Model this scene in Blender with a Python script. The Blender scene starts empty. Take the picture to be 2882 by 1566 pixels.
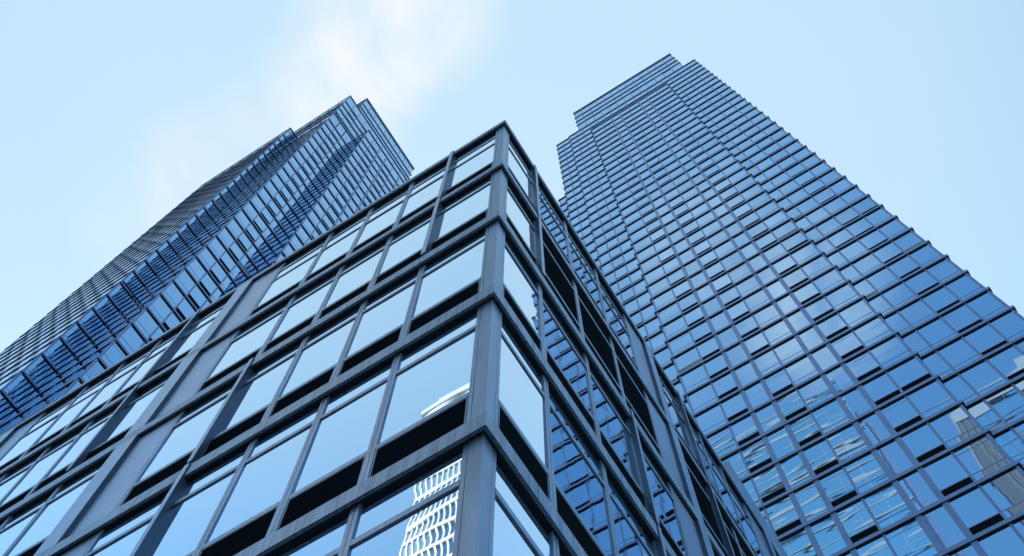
import bpy, math, random
from mathutils import Matrix, Vector
random.seed(7)
rad = math.radians
EYE = 1.6                       # camera height above the pavement
scene = bpy.context.scene
C = scene.collection

# ------------------------------------------------------------------ helpers
class MB:
    """collects boxes and quads; build() links them as ONE mesh object"""
    def __init__(s): s.v, s.f, s.m = [], [], []
    def quad(s, pts, m=0):
        n = len(s.v); s.v += [tuple(p) for p in pts]; s.f.append((n, n+1, n+2, n+3)); s.m.append(m)
    def box(s, x0, x1, y0, y1, z0, z1, m=0):
        if x0 > x1: x0, x1 = x1, x0
        if y0 > y1: y0, y1 = y1, y0
        n = len(s.v)
        s.v += [(x0,y0,z0),(x1,y0,z0),(x1,y1,z0),(x0,y1,z0),(x0,y0,z1),(x1,y0,z1),(x1,y1,z1),(x0,y1,z1)]
        for q in ((0,3,2,1),(4,5,6,7),(0,1,5,4),(1,2,6,5),(2,3,7,6),(3,0,4,7)):
            s.f.append(tuple(n+i for i in q)); s.m.append(m)
    def prism(s, pts, z0, z1, m=0):
        """closed outline pts (x, y), counter-clockwise from above, extruded from z0 to z1"""
        n = len(s.v); k = len(pts)
        s.v += [(x, y, z0) for x, y in pts]+[(x, y, z1) for x, y in pts]
        s.f.append(tuple(range(n+k-1, n-1, -1))); s.m.append(m)
        s.f.append(tuple(range(n+k, n+2*k))); s.m.append(m)
        for i in range(k):
            j = (i+1) % k; s.f.append((n+i, n+j, n+k+j, n+k+i)); s.m.append(m)
    def build(s, name, mats, parent=None, bevel=0.0):
        key, idx = {}, []
        vv = []
        for v in s.v:                       # weld pieces that share corners
            q = (round(v[0], 5), round(v[1], 5), round(v[2], 5))
            if q not in key: key[q] = len(vv); vv.append(v)
            idx.append(key[q])
        s.v = vv; s.f = [tuple(idx[i] for i in f) for f in s.f]
        me = bpy.data.meshes.new(name)
        me.from_pydata(s.v, [], s.f)
        for m in (mats if isinstance(mats, (list, tuple)) else [mats]): me.materials.append(m)
        me.polygons.foreach_set('material_index', s.m)
        me.update()
        o = bpy.data.objects.new(name, me); C.objects.link(o)
        if parent: o.parent = parent
        if bevel:
            b = o.modifiers.new('Bevel', 'BEVEL'); b.width = bevel; b.segments = 2; b.limit_method = 'ANGLE'
        return o

class Wall:
    """a vertical wall plane: axis 'L' faces -X and runs along Y, axis 'R' faces -Y and runs along X.
       u = coordinate along the wall, d = depth behind the plane, z = height above the eye"""
    def __init__(s, axis, plane): s.a, s.p = axis, plane
    def box(s, mb, u0, u1, d0, d1, z0, z1, m=0):
        if s.a == 'L': mb.box(s.p+d0, s.p+d1, u0, u1, z0+EYE, z1+EYE, m)
        else:          mb.box(u0, u1, s.p+d0, s.p+d1, z0+EYE, z1+EYE, m)
    def pane(s, mb, u0, u1, d, z0, z1, m=0, tilt=0.0):
        a, b = random.uniform(-tilt, tilt), random.uniform(-tilt, tilt)
        P = []
        for u, z in ((u0,z0),(u1,z0),(u1,z1),(u0,z1)):
            dd = d + a*(u-(u0+u1)/2) + b*(z-(z0+z1)/2)
            P.append((s.p+dd, u, z+EYE) if s.a == 'L' else (u, s.p+dd, z+EYE))
        if s.a == 'L': P = P[::-1]
        mb.quad(P, m)
    def pt(s, u, z, d=0): return Vector((s.p+d, u, z+EYE)) if s.a == 'L' else Vector((u, s.p+d, z+EYE))

def tag(o, label=None, cat=None, group=None, kind=None):
    if label: o['label'] = label
    if cat: o['category'] = cat
    if group: o['group'] = group
    if kind: o['kind'] = kind
    return o
def thing(name, loc, label, cat, group=None):
    o = bpy.data.objects.new(name, None); C.objects.link(o); o.empty_display_size = 1
    o.location = (0, 0, 0)
    return tag(o, label, cat, group)

# ------------------------------------------------------------------ materials
def new_mat(name):
    m = bpy.data.materials.new(name); m.use_nodes = True
    nt = m.node_tree; b = nt.nodes['Principled BSDF']
    return m, nt, b
def metal(name, col, rough=0.38, metallic=0.65, streak=0.0, var=0.10):
    m, nt, b = new_mat(name)
    geo = nt.nodes.new('ShaderNodeNewGeometry')
    n1 = nt.nodes.new('ShaderNodeTexNoise'); n1.inputs['Scale'].default_value = 0.7; n1.inputs['Detail'].default_value = 5
    nt.links.new(geo.outputs['Position'], n1.inputs['Vector'])
    mp = nt.nodes.new('ShaderNodeMapping'); mp.inputs['Scale'].default_value = (16, 16, 0.9)
    n2 = nt.nodes.new('ShaderNodeTexNoise'); n2.inputs['Scale'].default_value = 1.0; n2.inputs['Detail'].default_value = 6; n2.inputs['Roughness'].default_value = 0.6
    nt.links.new(geo.outputs['Position'], mp.inputs['Vector']); nt.links.new(mp.outputs['Vector'], n2.inputs['Vector'])
    r1 = nt.nodes.new('ShaderNodeMapRange'); r1.inputs['From Min'].default_value = 0.3; r1.inputs['From Max'].default_value = 0.7
    r1.inputs['To Min'].default_value = 1-var; r1.inputs['To Max'].default_value = 1+var
    nt.links.new(n1.outputs['Fac'], r1.inputs['Value'])
    r2 = nt.nodes.new('ShaderNodeMapRange'); r2.inputs['From Min'].default_value = 0.42; r2.inputs['From Max'].default_value = 0.72
    r2.inputs['To Min'].default_value = 1.0; r2.inputs['To Max'].default_value = 1-streak
    nt.links.new(n2.outputs['Fac'], r2.inputs['Value'])
    mu = nt.nodes.new('ShaderNodeMath'); mu.operation = 'MULTIPLY'
    nt.links.new(r1.outputs[0], mu.inputs[0]); nt.links.new(r2.outputs[0], mu.inputs[1])
    vm = nt.nodes.new('ShaderNodeVectorMath'); vm.operation = 'SCALE'; vm.inputs[0].default_value = col
    nt.links.new(mu.outputs[0], vm.inputs['Scale']); nt.links.new(vm.outputs[0], b.inputs['Base Color'])
    rr = nt.nodes.new('ShaderNodeMapRange'); rr.inputs['To Min'].default_value = rough-0.06; rr.inputs['To Max'].default_value = rough+0.08
    nt.links.new(n1.outputs['Fac'], rr.inputs['Value']); nt.links.new(rr.outputs[0], b.inputs['Roughness'])
    b.inputs['Metallic'].default_value = metallic
    return m
def glass(name, col, rough=0.015, scale=0.5, bump=0.3, dist=0.02, stretch=(1,1,1), var=0.06, edge=(1, 1, 1)):
    m, nt, b = new_mat(name)
    geo = nt.nodes.new('ShaderNodeNewGeometry'); oi = nt.nodes.new('ShaderNodeObjectInfo')
    add = nt.nodes.new('ShaderNodeVectorMath'); add.operation = 'MULTIPLY_ADD'
    cx = nt.nodes.new('ShaderNodeCombineXYZ')
    for i in range(3): nt.links.new(oi.outputs['Random'], cx.inputs[i])
    add.inputs[1].default_value = (40, 40, 40)
    nt.links.new(cx.outputs[0], add.inputs[0]); nt.links.new(geo.outputs['Position'], add.inputs[2])
    mp = nt.nodes.new('ShaderNodeMapping'); mp.inputs['Scale'].default_value = stretch
    nt.links.new(add.outputs[0], mp.inputs['Vector'])
    n = nt.nodes.new('ShaderNodeTexNoise'); n.inputs['Scale'].default_value = scale; n.inputs['Detail'].default_value = 1.2
    nt.links.new(mp.outputs['Vector'], n.inputs['Vector'])
    bp = nt.nodes.new('ShaderNodeBump'); bp.inputs['Strength'].default_value = bump; bp.inputs['Distance'].default_value = dist
    nt.links.new(n.outputs['Fac'], bp.inputs['Height']); nt.links.new(bp.outputs[0], b.inputs['Normal'])
    # slight pane to pane tint: random per mesh island
    r = nt.nodes.new('ShaderNodeMapRange'); r.inputs['To Min'].default_value = 1-var; r.inputs['To Max'].default_value = 1+var
    nt.links.new(geo.outputs['Random Per Island'], r.inputs['Value'])
    vm = nt.nodes.new('ShaderNodeVectorMath'); vm.operation = 'SCALE'; vm.inputs[0].default_value = col
    nt.links.new(r.outputs[0], vm.inputs['Scale']); nt.links.new(vm.outputs[0], b.inputs['Base Color'])
    b.inputs['Metallic'].default_value = 1.0; b.inputs['Roughness'].default_value = rough
    b.inputs['Specular Tint'].default_value = (*edge, 1)
    return m
def matte(name, col, rough=0.8, var=0.15, scale=3.0, metallic=0.0):
    m, nt, b = new_mat(name)
    geo = nt.nodes.new('ShaderNodeNewGeometry')
    n = nt.nodes.new('ShaderNodeTexNoise'); n.inputs['Scale'].default_value = scale; n.inputs['Detail'].default_value = 5
    nt.links.new(geo.outputs['Position'], n.inputs['Vector'])
    r = nt.nodes.new('ShaderNodeMapRange'); r.inputs['From Min'].default_value = 0.3; r.inputs['From Max'].default_value = 0.7
    r.inputs['To Min'].default_value = 1-var; r.inputs['To Max'].default_value = 1+var
    nt.links.new(n.outputs['Fac'], r.inputs['Value'])
    vm = nt.nodes.new('ShaderNodeVectorMath'); vm.operation = 'SCALE'; vm.inputs[0].default_value = col
    nt.links.new(r.outputs[0], vm.inputs['Scale']); nt.links.new(vm.outputs[0], b.inputs['Base Color'])
    b.inputs['Roughness'].default_value = rough; b.inputs['Metallic'].default_value = metallic
    return m
def louvre_mat(name):
    m, nt, b = new_mat(name)
    geo = nt.nodes.new('ShaderNodeNewGeometry'); sp = nt.nodes.new('ShaderNodeSeparateXYZ')
    nt.links.new(geo.outputs['Position'], sp.inputs[0])
    mu = nt.nodes.new('ShaderNodeMath'); mu.operation = 'MULTIPLY'; mu.inputs[1].default_value = 150
    si = nt.nodes.new('ShaderNodeMath'); si.operation = 'SINE'
    nt.links.new(sp.outputs[2], mu.inputs[0]); nt.links.new(mu.outputs[0], si.inputs[0])
    r = nt.nodes.new('ShaderNodeMapRange'); r.inputs['From Min'].default_value = -1
    r.inputs['To Min'].default_value = 0.002; r.inputs['To Max'].default_value = 0.022
    vm = nt.nodes.new('ShaderNodeVectorMath'); vm.operation = 'SCALE'; vm.inputs[0].default_value = (0.8, 1.0, 1.35)
    nt.links.new(si.outputs[0], r.inputs['Value']); nt.links.new(r.outputs[0], vm.inputs['Scale']); nt.links.new(vm.outputs[0], b.inputs['Base Color'])
    b.inputs['Roughness'].default_value = 0.7; b.inputs['Specular IOR Level'].default_value = 0.0
    return m

M_FASCIA = metal('streaked_aluminium', (0.31, 0.37, 0.47), 0.42, 0.7, streak=0.5, var=0.15)
M_ALU    = metal('brushed_aluminium', (0.31, 0.37, 0.48), 0.38, 0.7, streak=0.25, var=0.15)
M_PANEL  = metal('aluminium_panel', (0.33, 0.395, 0.52), 0.34, 0.75, streak=0.15, var=0.13)
M_UNDER_SHADE   = metal('soffit_shade_metal', (0.025, 0.03, 0.042), 0.6, 0.1)  # shade under bands and ledges, put into the metal colour
M_SIDE_SHADE = metal('side_shade_metal', (0.13, 0.155, 0.22), 0.42, 0.6, streak=0.1)  # panel metal darkened to paint the shaded sides of fins and piers
M_LOUVRE = louvre_mat('black_louvre')
M_GLASS  = glass('podium_glass', (0.60, 0.75, 0.88), scale=0.9, bump=0.25, dist=0.0065, stretch=(1,1,1.6))
M_TFRAME = metal('tower_metal', (0.24, 0.30, 0.47), 0.40, 0.65, streak=0.05)
M_TGLASS = glass('tower_glass', (0.44, 0.61, 0.77), scale=0.30, bump=0.25, dist=0.024, stretch=(0.6,0.6,2.6), var=0.09, edge=(0.62, 0.76, 0.92))
M_CORE   = matte('core_dark', (0.02, 0.025, 0.035), 0.7)  # even dark tone for hidden cores and open joints
M_ROOF   = matte('roof_gravel', (0.25, 0.25, 0.25), 0.9)
M_STONE  = matte('limestone', (0.19, 0.21, 0.25), 0.8, 0.12)
M_WHITE  = matte('white_enamel', (0.85, 0.85, 0.84), 0.45, 0.04)
M_PALE   = matte('pale_spandrel', (0.50, 0.51, 0.55), 0.5, 0.05)
M_NGLASS = glass('pale_neighbour_glass', (0.55, 0.68, 0.78), rough=0.08, bump=0.1)
M_BGLASS = glass('neighbour_glass', (0.28, 0.52, 0.72), rough=0.05, bump=0.1)
M_SLATE  = matte('slate_wall', (0.10, 0.11, 0.13), 0.5)
M_ASPH   = matte('asphalt', (0.05, 0.05, 0.052), 0.9, 0.2, 8)
M_PAVE   = matte('paving', (0.22, 0.21, 0.2), 0.85, 0.15, 4)
M_BLIND  = matte('pale_blind', (0.30, 0.32, 0.26), 0.7)

# ------------------------------------------------------------------ camera (solved from the vanishing points)
R = [[0.5319489669596085, -0.8467613359591089, 0.005053362776477161], [0.804130273616699, 0.5032794522414441, -0.3163610216266931], [0.2653390276678844, 0.17235148063273875, 0.9486254094846733]]
FOC, PW, PH = 3004.19, 2882.0, 1566.0
cam = bpy.data.cameras.new('Camera'); co = bpy.data.objects.new('Camera', cam); C.objects.link(co)
M = Matrix(((R[0][0], -R[1][0], -R[2][0], 0), (R[0][1], -R[1][1], -R[2][1], 0), (R[0][2], -R[1][2], -R[2][2], EYE), (0, 0, 0, 1)))
co.matrix_world = M
cam.sensor_width = 36.0; cam.lens = FOC/PW*36.0; cam.clip_start = 0.1; cam.clip_end = 5000
scene.camera = co

def project(p):
    x, y, z = p[0], p[1], p[2]-EYE
    q = [r[0]*x+r[1]*y+r[2]*z for r in R]
    if q[2] <= 0: return None
    return q[0]/q[2]*FOC+PW/2, q[1]/q[2]*FOC+PH/2

# ------------------------------------------------------------------ street level
mb = MB(); mb.quad([(-1500,-1500,-0.15),(1500,-1500,-0.15),(1500,1500,-0.15),(-1500,1500,-0.15)])
tag(mb.build('ground', M_ASPH), kind='structure')
mb = MB(); mb.box(-6, 4.6, -60, 120, -0.14, 0.0); mb.box(4.6, 120, -8, 3.3, -0.14, 0.0)
tag(mb.build('pavement', M_PAVE), kind='structure')

# ================================================================== corner podium building
CX, CY = 4.287, 3.100           # outer face of the floor bands at the corner
WL, WR = Wall('L', CX), Wall('R', CY)
BT = [29.95, 24.53, 20.04, 15.58, 11.05, 6.52]      # top of cornice and floor bands, above the eye
BH = [0.31, 0.34, 0.40, 0.40, 0.345, 0.36]
GD, MD = 0.105, 0.08            # depth of the glass and of the mullion faces
pod = thing('office_building', None, 'low corner office building of grey metal bands and mirror glass in the foreground', 'building')
YE, XE = 30.6, 30.0
G = -EYE
# floor bands and cornice, each one L-shaped mesh with a stepped soffit
for k in range(6):
    z1, z0 = BT[k], BT[k]-BH[k]
    mb = MB()
    mb.prism([(CX,CY),(XE,CY),(XE,CY+0.05),(CX+0.05,CY+0.05),(CX+0.05,YE),(CX,YE)], z0+EYE, z1+EYE)
    o = mb.build('cornice' if k == 0 else 'floor_band', M_FASCIA, pod)
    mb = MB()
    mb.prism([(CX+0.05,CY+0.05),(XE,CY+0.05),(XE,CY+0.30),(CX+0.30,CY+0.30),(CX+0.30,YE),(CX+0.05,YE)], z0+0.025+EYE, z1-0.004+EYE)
    mb.build('soffit', M_UNDER_SHADE, o)
    if k:                                   # open joints in the fascia
        for W, us in ((WL, (9.2, 18.4)), (WR, (5.40, 8.85, 12.4, 16.8))):
            for u in us:
                mb = MB(); W.box(mb, u-0.006, u+0.006, -0.0015, 0.02, z0, z1); mb.build('joint', M_CORE, o)
# roof slab and hidden core
mb = MB(); mb.box(CX+0.33, XE, CY+0.33, YE+12, G+EYE, BT[0]-0.2+EYE); mb.build('core_wall', M_CORE, pod)
mb = MB(); mb.box(CX+0.1, XE, CY+0.1, YE+12, BT[0]-0.18+EYE, BT[0]-0.05+EYE); mb.build('roof', M_ROOF, pod)
# corner column with thin joints between its panels
zt = BT[0]-BH[0]+0.02
ca, cb = CX+0.085, CY+0.085
def groove(p, q, axis):                    # little groove in the outline between p and q
    return [(p, q)]
mb = MB()
mb.prism([(ca,cb),(4.572,cb),(4.572,cb+0.02),(4.582,cb+0.02),(4.582,cb+0.003),(4.652,cb+0.003),(4.652,CY+0.25),(CX+0.25,CY+0.25),(CX+0.25,3.453),
          (ca+0.003,3.453),(ca+0.003,3.391),(ca+0.02,3.391),(ca+0.02,3.381),(ca,3.381)], 0, zt+EYE)
mb.build('corner_column', M_ALU, pod)

def row_z(k):                   # k = 0 top row: floor z and head z of the glazing
    return BT[k+1], BT[k]-BH[k]+0.03
extra = MB(); extra_gl = MB()
def bay(W, k, a, b, full_black=False, far=False):
    """one window bay: louvre, sill, main pane, transom, top pane"""
    zb, zh = row_z(k)
    zl, zs, zt0, zt1 = zb+0.97, zb+1.08, zb+3.30, zb+3.415
    bars = [('sill', zl, zs, MD+0.003), ('transom', zt0, zt1, MD+0.003)]
    spans = [(zs, zt0)] + ([(zt1, zb+4.15), (zb+4.25, zh)] if k == 0 else [(zt1, zh)])
    if k == 0: bars.append(('transom', zb+4.15, zb+4.25, MD+0.005))
    lz1 = zl-0.012
    def louvre(root, z0, z1):
        lv = MB() if not far else extra
        W.box(lv, a+0.026, b-0.026, GD, 0.24, z0, z1-0.018, 1 if far else 0)
        if far: return
        o = lv.build('louvre', M_LOUVRE, root)
        fr = MB()
        W.box(fr, a+0.010, a+0.026, MD+0.006, 0.2, z0, z1-0.018); W.box(fr, b-0.026, b-0.010, MD+0.006, 0.2, z0, z1-0.018)
        W.box(fr, a+0.010, b-0.010, MD+0.006, 0.2, z1-0.018, z1)
        # weld the three bars into one frame
        fr.build('louvre_frame', M_ALU, o)
        return o
    if far:
        for _, z0, z1, d in bars: W.box(extra, a, b, d, 0.24, z0, z1)
        for s0, s1 in spans: W.pane(extra_gl, a, b, GD, s0, s1, tilt=0.003)
        louvre(None, zb+0.02, lz1); return
    if full_black:
        louvre(pod, zb+0.02, lz1)
        o = louvre(pod, zs, zt0-0.004); o['label'] = 'black louvre filling a whole bay'
        louvre(pod, zt1, zh)
        for nm, z0, z1, d in bars:
            mb = MB(); W.box(mb, a, b, d, 0.24, z0, z1); mb.build(nm, M_ALU, pod)
        return
    g = MB(); W.pane(g, a, b, GD, zs, zt0, tilt=0.003); w = g.build('window', M_GLASS, pod)
    for s0, s1 in spans[1:]:
        g = MB(); W.pane(g, a, b, GD, s0, s1, tilt=0.003); g.build('pane', M_GLASS, w)
    for nm, z0, z1, d in bars:
        mb = MB(); W.box(mb, a, b, d, 0.24, z0, z1); mb.build(nm, M_ALU, w)
    louvre(pod, zb+0.02, lz1)

def mullion(W, u):
    mb = MB(); h, q = 0.068, 0.004
    pr = [(u-h, MD), (u-q, MD), (u-q, MD+0.012), (u+q, MD+0.012), (u+q, MD), (u+h, MD), (u+h, 0.24), (u-h, 0.24)]
    pts = [(x, CY+y) for x, y in pr] if W.a == 'R' else [(CX+y, x) for x, y in pr][::-1]
    mb.prism(pts, BT[5]-0.2+EYE, BT[0]-BH[0]+0.02+EYE)
    mb.build('mullion', M_ALU, pod)
def shade_side(W, mb):
    for i in range(2 if W.a == 'L' else 5, len(mb.f), 6): mb.m[i] = 1      # side towards the corner gets the painted-in shade
def pier(W, k, u0, u1):
    mb = MB(); zb = BT[k+1]+0.10; zt = BT[k]+(0.06 if k == 0 else 0.005)
    zm = BT[k]-BH[k]-0.002
    W.box(mb, u0, u1, -0.028, -0.003, zb, zm); W.box(mb, u0, u1, -0.028, -0.003, zm, zt); W.box(mb, u0, u1, -0.003, 0.2, zb, zm)
    shade_side(W, mb); mb.build('pier', [M_PANEL, M_SIDE_SHADE], pod)
def fin_and_panel(W, k, g, p, f):
    """g..p flat metal panel, p..f fin standing flush with the floor bands"""
    zb, zh = BT[k+1]+0.002, BT[k]-BH[k]-0.002
    mb = MB(); W.box(mb, p, f, -0.002, 0.24, zb, zh); shade_side(W, mb); mb.build('fin', [M_PANEL, M_SIDE_SHADE], pod)
    mb = MB(); W.box(mb, g+0.08, p, MD+0.004, 0.24, zb, zh); mb.build('wall_panel', M_PANEL, pod)

kL = (CX+MD)/4.45
LG = [3.453, 5.0*kL, 6.38*kL, 7.80*kL, 9.25*kL, 10.97*kL, 11.85, 12.40]
for grp in range(3):
    off = 9.23*kL*grp
    g = [u+off for u in LG]
    if grp: g[0] = LG[7]+9.23*kL*(grp-1)
    far = grp == 2
    for k in range(5):
        p = 1 if k in (0, 1) else 4
        for i in range(5):
            a = g[i]+(0.068 if i else 0.0); b = g[i+1]-0.068
            bay(WL, k, a, b, far=far)
        pier(WL, k, g[p]-0.085, g[p]+0.025)
        fin_and_panel(WL, k, g[5], g[6], g[7])
    for i in range(1, 6): mullion(WL, g[i])
RG = [4.652, 5.90, 7.64, 9.36, 11.03, 12.05, 12.50]
RG2 = [12.50, 14.2, 15.58, 16.95, 18.5, 19.65, 20.1]
RG3 = [20.1, 21.8, 23.2, 24.6, 26.2, 27.3, 27.8]
for gi, g in enumerate((RG, RG2, RG3)):
    for k in range(5):
        p = 1 if k in (0, 1) else 3
        for i in range(4):
            a = g[i]+(0.068 if i else 0.0); b = g[i+1]-0.068
            bay(WR, k, a, b, full_black=(k == 1 and (gi or i >= 1)), far=(gi == 2))
        pier(WR, k, g[p]-0.06, g[p]+0.05)
        fin_and_panel(WR, k, g[4], g[5], g[6])
    for i in range(1, 5): mullion(WR, g[i])
o = extra.build('window', [M_ALU, M_LOUVRE], pod); tag(o, kind='stuff')
o2 = extra_gl.build('pane', M_GLASS, o); tag(o2, kind='stuff')
# taller parapet further along the right side
mb = MB(); mb.box(18.2, XE, CY, CY+0.3, BT[0]+0.002+EYE, 31.9+EYE); mb.build('parapet', M_PANEL, pod)
# storefront below the last band
mb = MB(); WL.box(mb, 3.52, YE, 0.2, 0.3, G, BT[5]-BH[5]); WR.box(mb, 4.76, XE, 0.2, 0.3, G, BT[5]-BH[5]); mb.build('shopfront', M_GLASS, pod)

# ================================================================== towers
LH, LP = 0.34, 0.11             # floor ledge: height of its face, projection
def visible_area(W, u0, u1, z0, z1):
    P = [W.pt(u0,z0), W.pt(u1,z0), W.pt(u1,z1), W.pt(u0,z1)]
    c = (P[0]+P[2])/2
    q = [project(p) for p in P]
    if any(p is None for p in q): return 0
    cx = sum(p[0] for p in q)/4; cy = sum(p[1] for p in q)/4
    if not (-20 < cx < PW+20 and -20 < cy < PH+20): return 0
    if c.y > 0.01:
        t = max(CX/c.x, CY/c.y)
        if t < 1 and (c.z-EYE)*t < BT[0]: return 0
    return abs(sum(q[i][0]*q[(i+1)%4][1]-q[(i+1)%4][0]*q[i][1] for i in range(4)))/2

class Tower:
    def __init__(s, root): s.root, s.bays, s.ledges, s.verts = root, [], {}, []
    def ledge(s, outline, levels, h=LH):
        for z in levels:
            mb = MB(); mb.prism(outline, z-h+EYE, z+EYE); mb.m[0] = 1; mb.build('floor_ledge', [M_TFRAME, M_UNDER_SHADE], s.root)  # underside face takes the painted shade colour
    def wall(s, W, lines, kinds, levels, zbot, ztop, sh=0.62):
        """lines: [(u, 'm'|'w'|'c')], kinds: one letter per bay, levels: ledge tops between zbot and ztop"""
        lv = [z for z in levels if zbot-0.1 <= z <= ztop+0.1]
        for u, t in lines:
            s.verts.append((W, u, t, zbot, ztop))
        half = {'m': 0.09, 'w': 0.19, 'c': 0.0, 'e': 0.0, 'p': 0.11}
        for (ua, ta), (ub, tb), kd in zip(lines[:-1], lines[1:], kinds):
            a, b = ua+half[ta], ub-half[tb]
            ca = 0.16 if ta == 'c' else 0; cb = 0.16 if tb == 'c' else 0
            for z0, z1 in zip(lv[:-1], lv[1:]):
                s.bays.append((W, a+ca, b-cb, z0, z1-LH, kd, visible_area(W, a, b, z0, z1), sh))
    def finish(s):
        for W, u, t, z0, z1 in s.verts:
            hw, pr, nm = {'m': (0.09, 0.0, 'mullion'), 'p': (0.11, 0.03, 'mullion'), 'w': (0.19, 0.03, 'pilaster')}.get(t, (0, 0, None))
            if nm:
                mb = MB(); W.box(mb, u-hw, u+hw, -pr, 0.12, z0, z1); mb.build(nm, M_TFRAME, s.root)
        s.bays.sort(key=lambda b: -b[6])
        gl, lvr = MB(), MB()
        nl = 0
        for i, (W, a, b, z0, z1, kd, area, sh) in enumerate(s.bays):
            own = i < 100
            rnd = random.random()
            k = kd
            if kd == 'l' and rnd < 0.06: k = 's'
            if kd == 's' and rnd < 0.10: k = 'l' if rnd < 0.03 else 'b'
            mb = MB() if own else gl
            strip = z0+sh
            w = None
            def bar(nm, za, zb, d0, m=1):
                q = MB() if own else gl
                W.box(q, a, b, d0, 0.10, za, zb, 0 if own else m)
                if own: q.build(nm, M_TFRAME, w)
            W.pane(mb, a, b, 0.024, z0 if k == 'g' else strip+0.07, z1, 0, tilt=0.004)
            if own: w = mb.build('window', M_TGLASS, s.root)
            if k != 'g':
                bar('sill', strip, strip+0.07, 0.012 if W.p > 20 or W.a == 'R' else 0.02)
                if k == 's':
                    q = MB() if own else gl
                    W.pane(q, a, b, 0.024, z0, strip, 0, tilt=0.004)
                    if own: q.build('pane', M_TGLASS, w)
                if random.random() < 0.08: bar('transom', z1-0.62, z1-0.56, 0.02)
            if k in 'lb':
                q = MB() if own else lvr
                W.box(q, a, b, 0.03, 0.14, z0, strip, (0 if k == 'l' else 1) if not own else 0)
                if own: q.build('louvre', M_LOUVRE if k == 'l' else M_BLIND, w)
        w = gl.build('window', [M_TGLASS, M_TFRAME], s.root); tag(w, kind='stuff')
        if lvr.v:
            o = lvr.build('louvre', [M_LOUVRE, M_BLIND], w); tag(o, kind='stuff')
    def corner(s, x0, x1, y0, y1, z0, z1):
        mb = MB(); mb.box(x0, x1, y0, y1, z0+EYE, z1+EYE); mb.build('corner_post', M_TFRAME, s.root)
    def body(s, x0, x1, y0, y1, z0, z1, name='core_wall', mat=None):
        mb = MB(); mb.box(x0, x1, y0, y1, z0+EYE, z1+EYE); mb.build(name, mat or M_CORE, s.root)

PITCH = 4.08
# ---- right tower: stepped wall facing the camera
rt = thing('skyscraper', None, 'tall glass skyscraper on the right with a wide gridded face and stepped crown', 'skyscraper', None)
T = Tower(rt)
RL = [54.72+PITCH*k for k in range(-13, 39)]
XF = 40.0
E_, B_, C_, D_ = Wall('L', XF), Wall('L', XF+0.42), Wall('L', XF+0.62), Wall('L', XF+0.95)
ZE_, ZB_, ZD_ = 54.72+PITCH*37, 54.72+PITCH*39, 54.72+PITCH*29
RL.append(ZB_)
lvE = [z for z in RL if z <= ZE_+0.1]
bot = RL[0]
T.wall(E_, [(-8.55,'c'),(-6.12,'m'),(-4.0,'w'),(-2.3,'w'),(-0.08,'m'),(1.9,'w'),(3.72,'w'),(5.75,'m'),(8.2,'c')], 'slgslgls', lvE, bot, ZE_, 0.80)
T.wall(B_, [(-15.8,'c'),(-13.85,'m'),(-11.85,'m'),(-9.85,'m'),(-8.45,'e')], 'slss', RL, bot, ZE_)
T.wall(B_, [(8.1,'e'),(9.85,'m'),(11.45,'m'),(13.0,'c')], 'sls', RL, bot, ZE_)
T.wall(B_, [(-15.8,'c'),(-13.7,'m'),(-11.77,'m'),(-9.75,'p'),(-8.2,'m'),(-6.7,'m'),(-4.86,'p'),(-3.2,'m'),(-1.73,'m'),(0.03,'p'),(1.74,'m'),(3.3,'m'),(4.92,'p'),(6.6,'m'),(8.2,'m'),(9.9,'p'),(11.5,'m'),(13.0,'c')], 'sslslsslsslslslsl', RL, ZE_, ZB_)
T.wall(C_, [(13.0,'e'),(14.55,'m'),(16.05,'c')], 'sl', RL, bot, ZB_)
T.wall(D_, [(16.05,'e'),(17.5,'c')], 's', RL, bot, ZD_)
p = LP; xb = XF+1.25
xe, xB, xC, xD = XF-p, XF+0.42-p, XF+0.62-p, XF+0.95-p
ps = 0.18
T.ledge([(xb,-15.8-ps),(xb,17.5+ps),(xD,17.5+ps),(xD,16.05+ps),(xC,16.05+ps),(xC,13.0+ps),(xB,13.0+ps),(xB,8.2+ps),(xe,8.2+ps),(xe,-8.55-ps),(xB,-8.55-ps),(xB,-15.8-ps)], [z for z in lvE if z <= ZD_+0.1])
T.ledge([(xb,-15.8-ps),(xb,16.05+ps),(xC,16.05+ps),(xC,13.0+ps),(xB,13.0+ps),(xB,8.2+ps),(xe,8.2+ps),(xe,-8.55-ps),(xB,-8.55-ps),(xB,-15.8-ps)], [z for z in lvE if z > ZD_+0.1])
T.ledge([(xb,-15.8-ps),(xb,16.05+ps),(xC,16.05+ps),(xC,13.0+ps),(xB,13.0+ps),(xB,-15.8-ps)], [z for z in RL if z > ZE_+1])
T.corner(XF-0.02, XF+0.41, -8.55, -8.35, bot, ZE_-LH); T.corner(XF-0.02, XF+0.41, 8.0, 8.2, bot, ZE_-LH)
T.corner(XF+0.40, XF+1.0, -15.8, -15.62, bot, ZB_-LH); T.corner(XF+0.40, XF+0.62, 12.82, 13.0, bot, ZB_-LH)
T.corner(XF+0.60, XF+1.0, 15.87, 16.05, bot, ZB_-LH); T.corner(XF+0.93, XF+1.4, 17.32, 17.5, bot, ZD_-LH)
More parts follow.
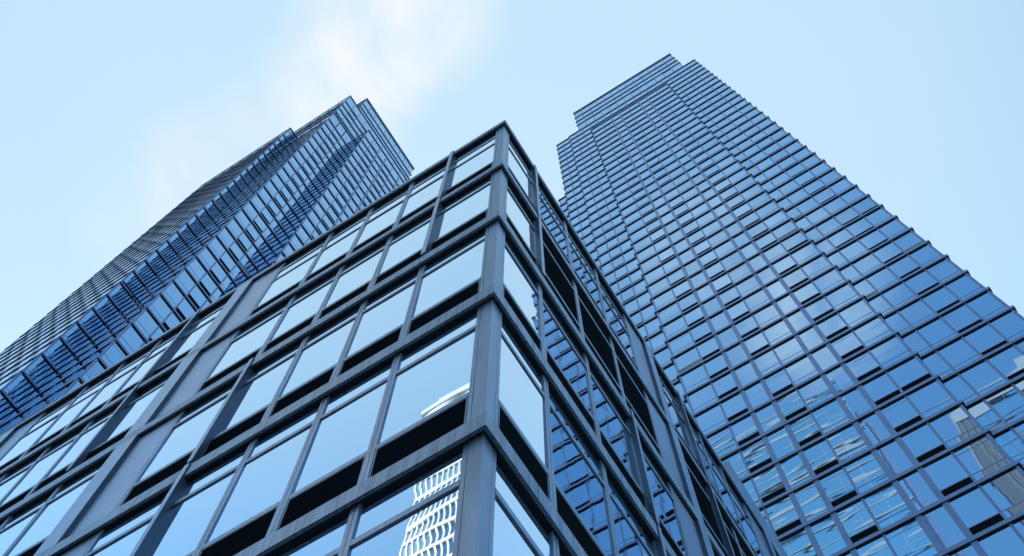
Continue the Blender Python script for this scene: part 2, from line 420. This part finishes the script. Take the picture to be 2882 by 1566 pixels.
# crown
XC = XF+1.6
K_ = Wall('L', XC); s_ = XC/40.0
KL = [ZB_-1.0, 217.4*s_, 221.35*s_, 225.8*s_, 232.2*s_]
kl = [(10.6,'c'),(8.78,'p'),(6.85,'m'),(5.1,'m'),(3.32,'p'),(1.5,'m'),(-0.17,'m'),(-1.87,'p'),(-3.76,'m'),(-5.5,'m'),(-7.4,'p'),(-9.27,'m'),(-11.27,'p'),(-13.3,'c')]
kl = [(u*s_, t) for u, t in kl][::-1]
T.wall(K_, kl, 'sssssssssssss', KL, KL[0], KL[-1]); ko = [(XC+0.3,-13.3*s_-ps),(XC+0.3,10.6*s_+ps),(XC-p,10.6*s_+ps),(XC-p,-13.3*s_-ps)]
T.ledge(ko, KL[1:]); T.ledge(ko, [KL[-1]-1.15], h=0.3)
T.corner(XC-0.02, XC+0.4, -13.3*s_, -13.3*s_+0.18, KL[0], KL[-1]-LH); T.corner(XC-0.02, XC+0.4, 10.6*s_-0.18, 10.6*s_, KL[0], KL[-1]-LH)
T.body(XF+0.15, XF+25, -8.34, 7.99, G, ZE_-0.05); T.body(XF+0.56, XF+26, -15.6, -8.34, G, ZB_-0.06); T.body(XF+0.56, XF+26, 7.99, 12.8, G, ZB_-0.06)
T.body(XF+0.565, XF+26, -8.34, 7.99, ZE_-0.04, ZB_-0.06, 'core_wall'); T.body(XF+0.77, XF+26, 12.8, 15.85, G, ZB_-0.07); T.body(XF+1.1, XF+26, 15.85, 17.3, G, ZD_-0.05)
T.body(XC+0.15, XF+22, -13.3*s_+0.1, 10.6*s_-0.1, ZB_-0.05, KL[-1]-0.05)
T.finish()

# ---- left tower: staircase plan of walls facing left and right
lt = thing('skyscraper', None, 'dark glass skyscraper on the left with staggered corners rising behind the low building', 'skyscraper', None)
T = Tower(lt)
LL = [94.66+PITCH*k for k in range(-22, 31)]
Z1_ = 223.8; Z2_ = 94.66+PITCH*26.6; Z3_ = 202.3
LL1 = LL+[Z1_]; LL2 = [z for z in LL if z < Z2_-2]+[Z2_]; LL3 = [z for z in LL if z < Z3_-2]+[Z3_]
bot = LL[0]
X2, Y2, X1, Y1, X3, Y3, YB, XR = 8.55, 56.8, 10.59, 47.94, 16.8, 44.1, 78.1, 34.0
A2, A1, A3 = Wall('L', X2), Wall('L', X1), Wall('L', X3)
B2, B1, B3 = Wall('R', Y2), Wall('R', Y1), Wall('R', Y3)
def even(a, b, n, t='m', e0='e', e1='e'):
    return [(a, e0)]+[(a+(b-a)*i/n, t) for i in range(1, n)]+[(b, e1)]
T.wall(A2, even(Y2, YB, 10, e0='c', e1='c'), 'slslslslsl', LL2, bot, Z2_)
T.wall(A1, even(Y1, Y2, 4, e0='c'), 'slls', LL2, bot, Z2_)
T.wall(A1, even(Y1, YB+8, 16, e0='c'), 'slslslslslslslsl', LL1, LL1[-7], Z1_)
T.wall(A3, even(Y3, Y1, 2, e0='c'), 'ss', LL3, bot, Z3_)
T.wall(B2, [(X2,'c'),(X1,'e')], 's', LL2, bot, Z2_)
T.wall(B1, [(X1,'c'),(12.71,'m'),(14.7,'m'),(X3,'e')], 'sls', LL3, bot, Z3_, 0.95)
T.wall(B1, [(X1,'c'),(12.71,'m'),(14.7,'m'),(16.75,'m'),(18.8,'m'),(20.8,'m'),(22.9,'m'),(25.0,'m'),(27.1,'m'),(29.2,'m'),(31.3,'m'),(XR,'c')], 'slslslslsls', LL1, LL1[-7], Z1_, 0.95)
T.wall(B3, [(X3,'c'),(18.8,'m'),(20.95,'w'),(23.0,'w'),(25.2,'m'),(27.35,'w'),(29.3,'w'),(31.5,'m'),(XR,'c')], 'slglsgls', LL3, bot, Z3_, 0.95)
p = LP
q = 0.15
pa = 0.065                      # shallower ledges on the walls facing left
o3 = [(X3-pa,Y1-p),(X3-pa,Y3-p),(XR+p,Y3-p),(XR+p,Y3+q),(X3+q,Y3+q),(X3+q,Y1+q)]
o1 = [(X1+q,Y1+q),(X1+q,Y2+q),(X2+q,Y2+q),(X2+q,YB+p),(X2-pa,YB+p),(X2-pa,Y2-p),(X1-pa,Y2-p),(X1-pa,Y1-p)]
T.ledge(o3+o1, [z for z in LL3 if z < Z3_-1])
T.ledge(o3, [Z3_])
T.ledge([(XR+p,Y1+q),(X1+q,Y1+q),(X1+q,Y2+q),(X2+q,Y2+q),(X2+q,YB+p),(X2-pa,YB+p),(X2-pa,Y2-p),(X1-pa,Y2-p),(X1-pa,Y1-p),(XR+p,Y1-p)], [Z2_])
T.ledge([(XR+p,Y1+q),(X1+q,Y1+q),(X1+q,YB+8),(X1-pa,YB+8),(X1-pa,Y1-p),(XR+p,Y1-p)], [z for z in LL1 if z > max(Z2_, Z3_)+0.5])
T.corner(X2-0.02, X2+0.18, Y2-0.02, Y2+0.18, bot, Z2_-LH); T.corner(X1-0.02, X1+0.18, Y1-0.02, Y1+0.18, bot, Z1_-LH)
T.corner(X3-0.02, X3+0.18, Y3-0.02, Y3+0.18, bot, Z3_-LH); T.corner(X2-0.02, X2+0.4, YB-0.18, YB, bot, Z2_-LH)
T.corner(XR-0.18, XR, Y3-0.02, Y3+0.3, bot, Z3_-LH)
# crown
YK = 49.6; kf = YK/Y1
AK, BK = Wall('L', 14.17), Wall('R', YK)
KL = [Z1_-1.0, 230.1, 234.2, 238.2, 245.2]
T.wall(BK, [(14.17,'c'),(15.74*kf,'p'),(17.7*kf,'m'),(19.63*kf,'m'),(21.57*kf,'p'),(23.4*kf,'m'),(25.3*kf,'m'),(27.19*kf,'p'),(29.1*kf,'m'),(30.9*kf,'m'),(XR-0.5,'c')], 'ssssssssss', KL, KL[0], KL[-1])
T.wall(AK, even(YK, 74, 10, e0='c'), 'ssssssssss', KL, KL[0], KL[-1])
ko = [(XR-0.5+p,YK+q),(14.17+q,YK+q),(14.17+q,74),(14.17-p,74),(14.17-p,YK-p),(XR-0.5+p,YK-p)]
T.ledge(ko, KL[1:]); T.ledge(ko, [KL[-1]-1.2], h=0.3)
T.corner(14.15, 14.35, YK-0.02, YK+0.18, KL[0], KL[-1]-LH)
T.body(X2+0.14, X2+24, Y2+0.14, YB-0.1, G, Z2_-0.05); T.body(X1+0.14, XR, Y1+0.14, Y2+0.1, G, Z1_-0.06); T.body(X1+0.14, XR, Y2+0.1, YB+8, Z2_-0.04, Z1_-0.061)
T.body(X3+0.14, XR-0.1, Y3+0.14, Y1+0.13, G, Z3_-0.05); T.body(14.17+0.14, XR-0.6, YK+0.14, 74, Z1_-0.05, KL[-1]-0.05)
T.finish()

# ================================================================== neighbours across the street (seen as reflections)
XN = -40.0
nb = thing('apartment_tower', None, 'white gridded apartment tower mirrored in the glass beside the metal corner column', 'building')
def grid_block(root, x, y0, y1, z1, pitch, mod, band, mull_w, gl, fr, zb=0):
    F = lambda mb, a, b, d0, d1, c, e, m=0: mb.box(x+d0, x+d1, a, b, c, e, m)
    mb = MB(); mb.box(x-18, x, y0, y1, 0, z1); mb.build('wall', gl, root)
    n = int((z1-zb)/pitch)
    bd = MB()
    for i in range(n+1):
        z = z1-0.2-i*pitch
        bd = MB(); F(bd, y0, y1, 0.002, 0.16, z-band, z); bd.build('floor_band', fr, root)
    k = max(1, round((y1-y0)/mod))
    for i in range(k+1):
        u = y0+(y1-y0)*i/k
        mm = MB(); F(mm, u-mull_w/2, u+mull_w/2, 0.002, 0.12, zb, z1-0.2-band); mm.build('mullion', fr, root)
grid_block(nb, XN, 31.0, 45.8, 137.5, 3.55, 0.76, 0.75, 0.20, M_NGLASS, M_WHITE, 40)
mb = MB(); mb.box(XN-14, XN-0.6, 33, 43.8, 137.5, 141.5); mb.build('penthouse', M_WHITE, nb)
mb = MB(); mb.box(XN-18.2, XN+0.3, 30.8, 46.0, 137.5, 138.4); mb.build('cornice', M_WHITE, nb)

bt = thing('apartment_tower', None, 'blue glass tower with pale floor bands mirrored low in the right skyscraper', 'building')
grid_block(bt, XN, -7.9, 29.5, 221.5, 4.3, 4.7, 0.70, 0.05, M_BGLASS, M_PALE, 60)
mb = MB(); mb.box(XN-17, XN-0.5, -9.3, -7.9, 0, 203); mb.build('side_wing', M_TFRAME, bt)

st = thing('apartment_tower', None, 'stone and glass tower with white cornice mirrored at the lower right edge', 'building')
grid_block(st, XN, -46, -25.0, 186, 4.2, 2.6, 0.35, 0.22, M_BGLASS, M_STONE, 60)
mb = MB(); mb.box(XN-18, XN+0.5, -46.3, -22.3, 186, 189.5); mb.build('cornice', M_PALE, st)
for i in range(4):
    mb = MB(); y = -25.0+i*0.66; mb.box(XN-16, XN+(0.35 if i % 2 else 0.15), y, y+0.62, 0, 186); mb.build('pilaster', M_STONE, st)
mb = MB(); mb.box(XN-15, XN-2, -60, -39, 189.5, 198); mb.build('penthouse', M_PALE, st)

# ================================================================== light
SUN_EL, SUN_AZ = rad(50), rad(44)            # azimuth measured from +X towards +Y
w = bpy.data.worlds.new('World'); scene.world = w; w.use_nodes = True
nt = w.node_tree; nt.nodes.clear()
def N(t, **kw):
    n = nt.nodes.new(t)
    for k, v in kw.items(): setattr(n, k, v)
    return n
L = nt.links.new
out = N('ShaderNodeOutputWorld'); bg = N('ShaderNodeBackground'); L(bg.outputs[0], out.inputs[0])
sky = N('ShaderNodeTexSky', sky_type='NISHITA'); sky.sun_disc = False
sky.sun_elevation = SUN_EL; sky.sun_rotation = math.pi/2-SUN_AZ
sky.air_density = 1.0; sky.dust_density = 1.0; sky.ozone_density = 1.5
bg.inputs['Strength'].default_value = 0.10
tc = N('ShaderNodeTexCoord')
nrm = N('ShaderNodeVectorMath', operation='NORMALIZE'); L(tc.outputs['Generated'], nrm.inputs[0])
def blob(az, el, lo, hi):
    d = (math.cos(rad(el))*math.cos(rad(az)), math.cos(rad(el))*math.sin(rad(az)), math.sin(rad(el)))
    dp = N('ShaderNodeVectorMath', operation='DOT_PRODUCT'); dp.inputs[1].default_value = d; L(nrm.outputs[0], dp.inputs[0])
    mr = N('ShaderNodeMapRange', interpolation_type='SMOOTHERSTEP'); mr.inputs['From Min'].default_value = math.cos(rad(lo)); mr.inputs['From Max'].default_value = math.cos(rad(hi))
    L(dp.outputs['Value'], mr.inputs['Value']); return mr.outputs[0]
def math_(op, a, b):
    m = N('ShaderNodeMath', operation=op)
    for i, x in enumerate((a, b)):
        if isinstance(x, (int, float)): m.inputs[i].default_value = x
        else: L(x, m.inputs[i])
    return m.outputs[0]
def mix(fac, a, b):
    m = N('ShaderNodeMix', data_type='RGBA')
    for i, x in ((0, fac), (6, a), (7, b)):
        if isinstance(x, (int, float)): m.inputs[i].default_value = x
        elif isinstance(x, tuple): m.inputs[i].default_value = x
        else: L(x, m.inputs[i])
    return m.outputs[2]
tint = N('ShaderNodeVectorMath', operation='MULTIPLY'); tint.inputs[1].default_value = (2.3, 3.3, 3.2); L(sky.outputs[0], tint.inputs[0])
mx = N('ShaderNodeVectorMath', operation='MINIMUM'); mx.inputs[1].default_value = (14, 14, 14); L(tint.outputs[0], mx.inputs[0])
haze = mix(math_('MULTIPLY', blob(45, 78, 44, 12), 0.9), mx.outputs[0], (5.9, 8.1, 9.7, 1))
nz = N('ShaderNodeTexNoise'); nz.inputs['Scale'].default_value = 9.0; nz.inputs['Detail'].default_value = 6; nz.inputs['Roughness'].default_value = 0.55; nz.inputs['Distortion'].default_value = 0.8
L(nrm.outputs[0], nz.inputs['Vector'])
soft = N('ShaderNodeMapRange'); soft.inputs['From Min'].default_value = 0.35; soft.inputs['From Max'].default_value = 0.65; L(nz.outputs['Fac'], soft.inputs['Value'])
c1 = None
for az, el, r, k in ((86, 83, 6, 0.7), (84, 80, 5.5, 0.95), (80, 77, 5.2, 0.8), (80, 73, 5.5, 0.42), (82.5, 69, 5.5, 0.5), (83, 65.5, 5, 0.3)):
    q_ = math_('MULTIPLY', blob(az, el, r, 0), k)
    c1 = q_ if c1 is None else math_('MAXIMUM', c1, q_)
c1 = math_('MULTIPLY', c1, math_('ADD', math_('MULTIPLY', soft.outputs[0], 0.75), 0.35))
cl1 = mix(c1, haze, (9.2, 9.6, 9.9, 1))
c2 = math_('MULTIPLY', math_('MAXIMUM', blob(181, 69.5, 6, 0), blob(186, 66, 6, 0)), math_('MULTIPLY', soft.outputs[0], 1.0))
cl2 = mix(c2, cl1, (7.6, 8.7, 9.6, 1))
L(cl2, bg.inputs['Color'])

sun = bpy.data.lights.new('Sun', 'SUN'); sun.energy = 5.0; sun.angle = rad(0.5); sun.color = (1.0, 0.96, 0.9)
so = bpy.data.objects.new('Sun', sun); C.objects.link(so)
d = Vector((math.cos(SUN_EL)*math.cos(SUN_AZ), math.cos(SUN_EL)*math.sin(SUN_AZ), math.sin(SUN_EL)))
so.rotation_euler = d.to_track_quat('Z', 'Y').to_euler(); so.location = d*300

scene.render.engine = 'CYCLES'
scene.view_settings.view_transform = 'Standard'; scene.view_settings.look = 'None'; scene.view_settings.exposure = 0
scene.cycles.max_bounces = 10; scene.cycles.glossy_bounces = 6; scene.cycles.diffuse_bounces = 4
scene.cycles.sample_clamp_indirect = 6
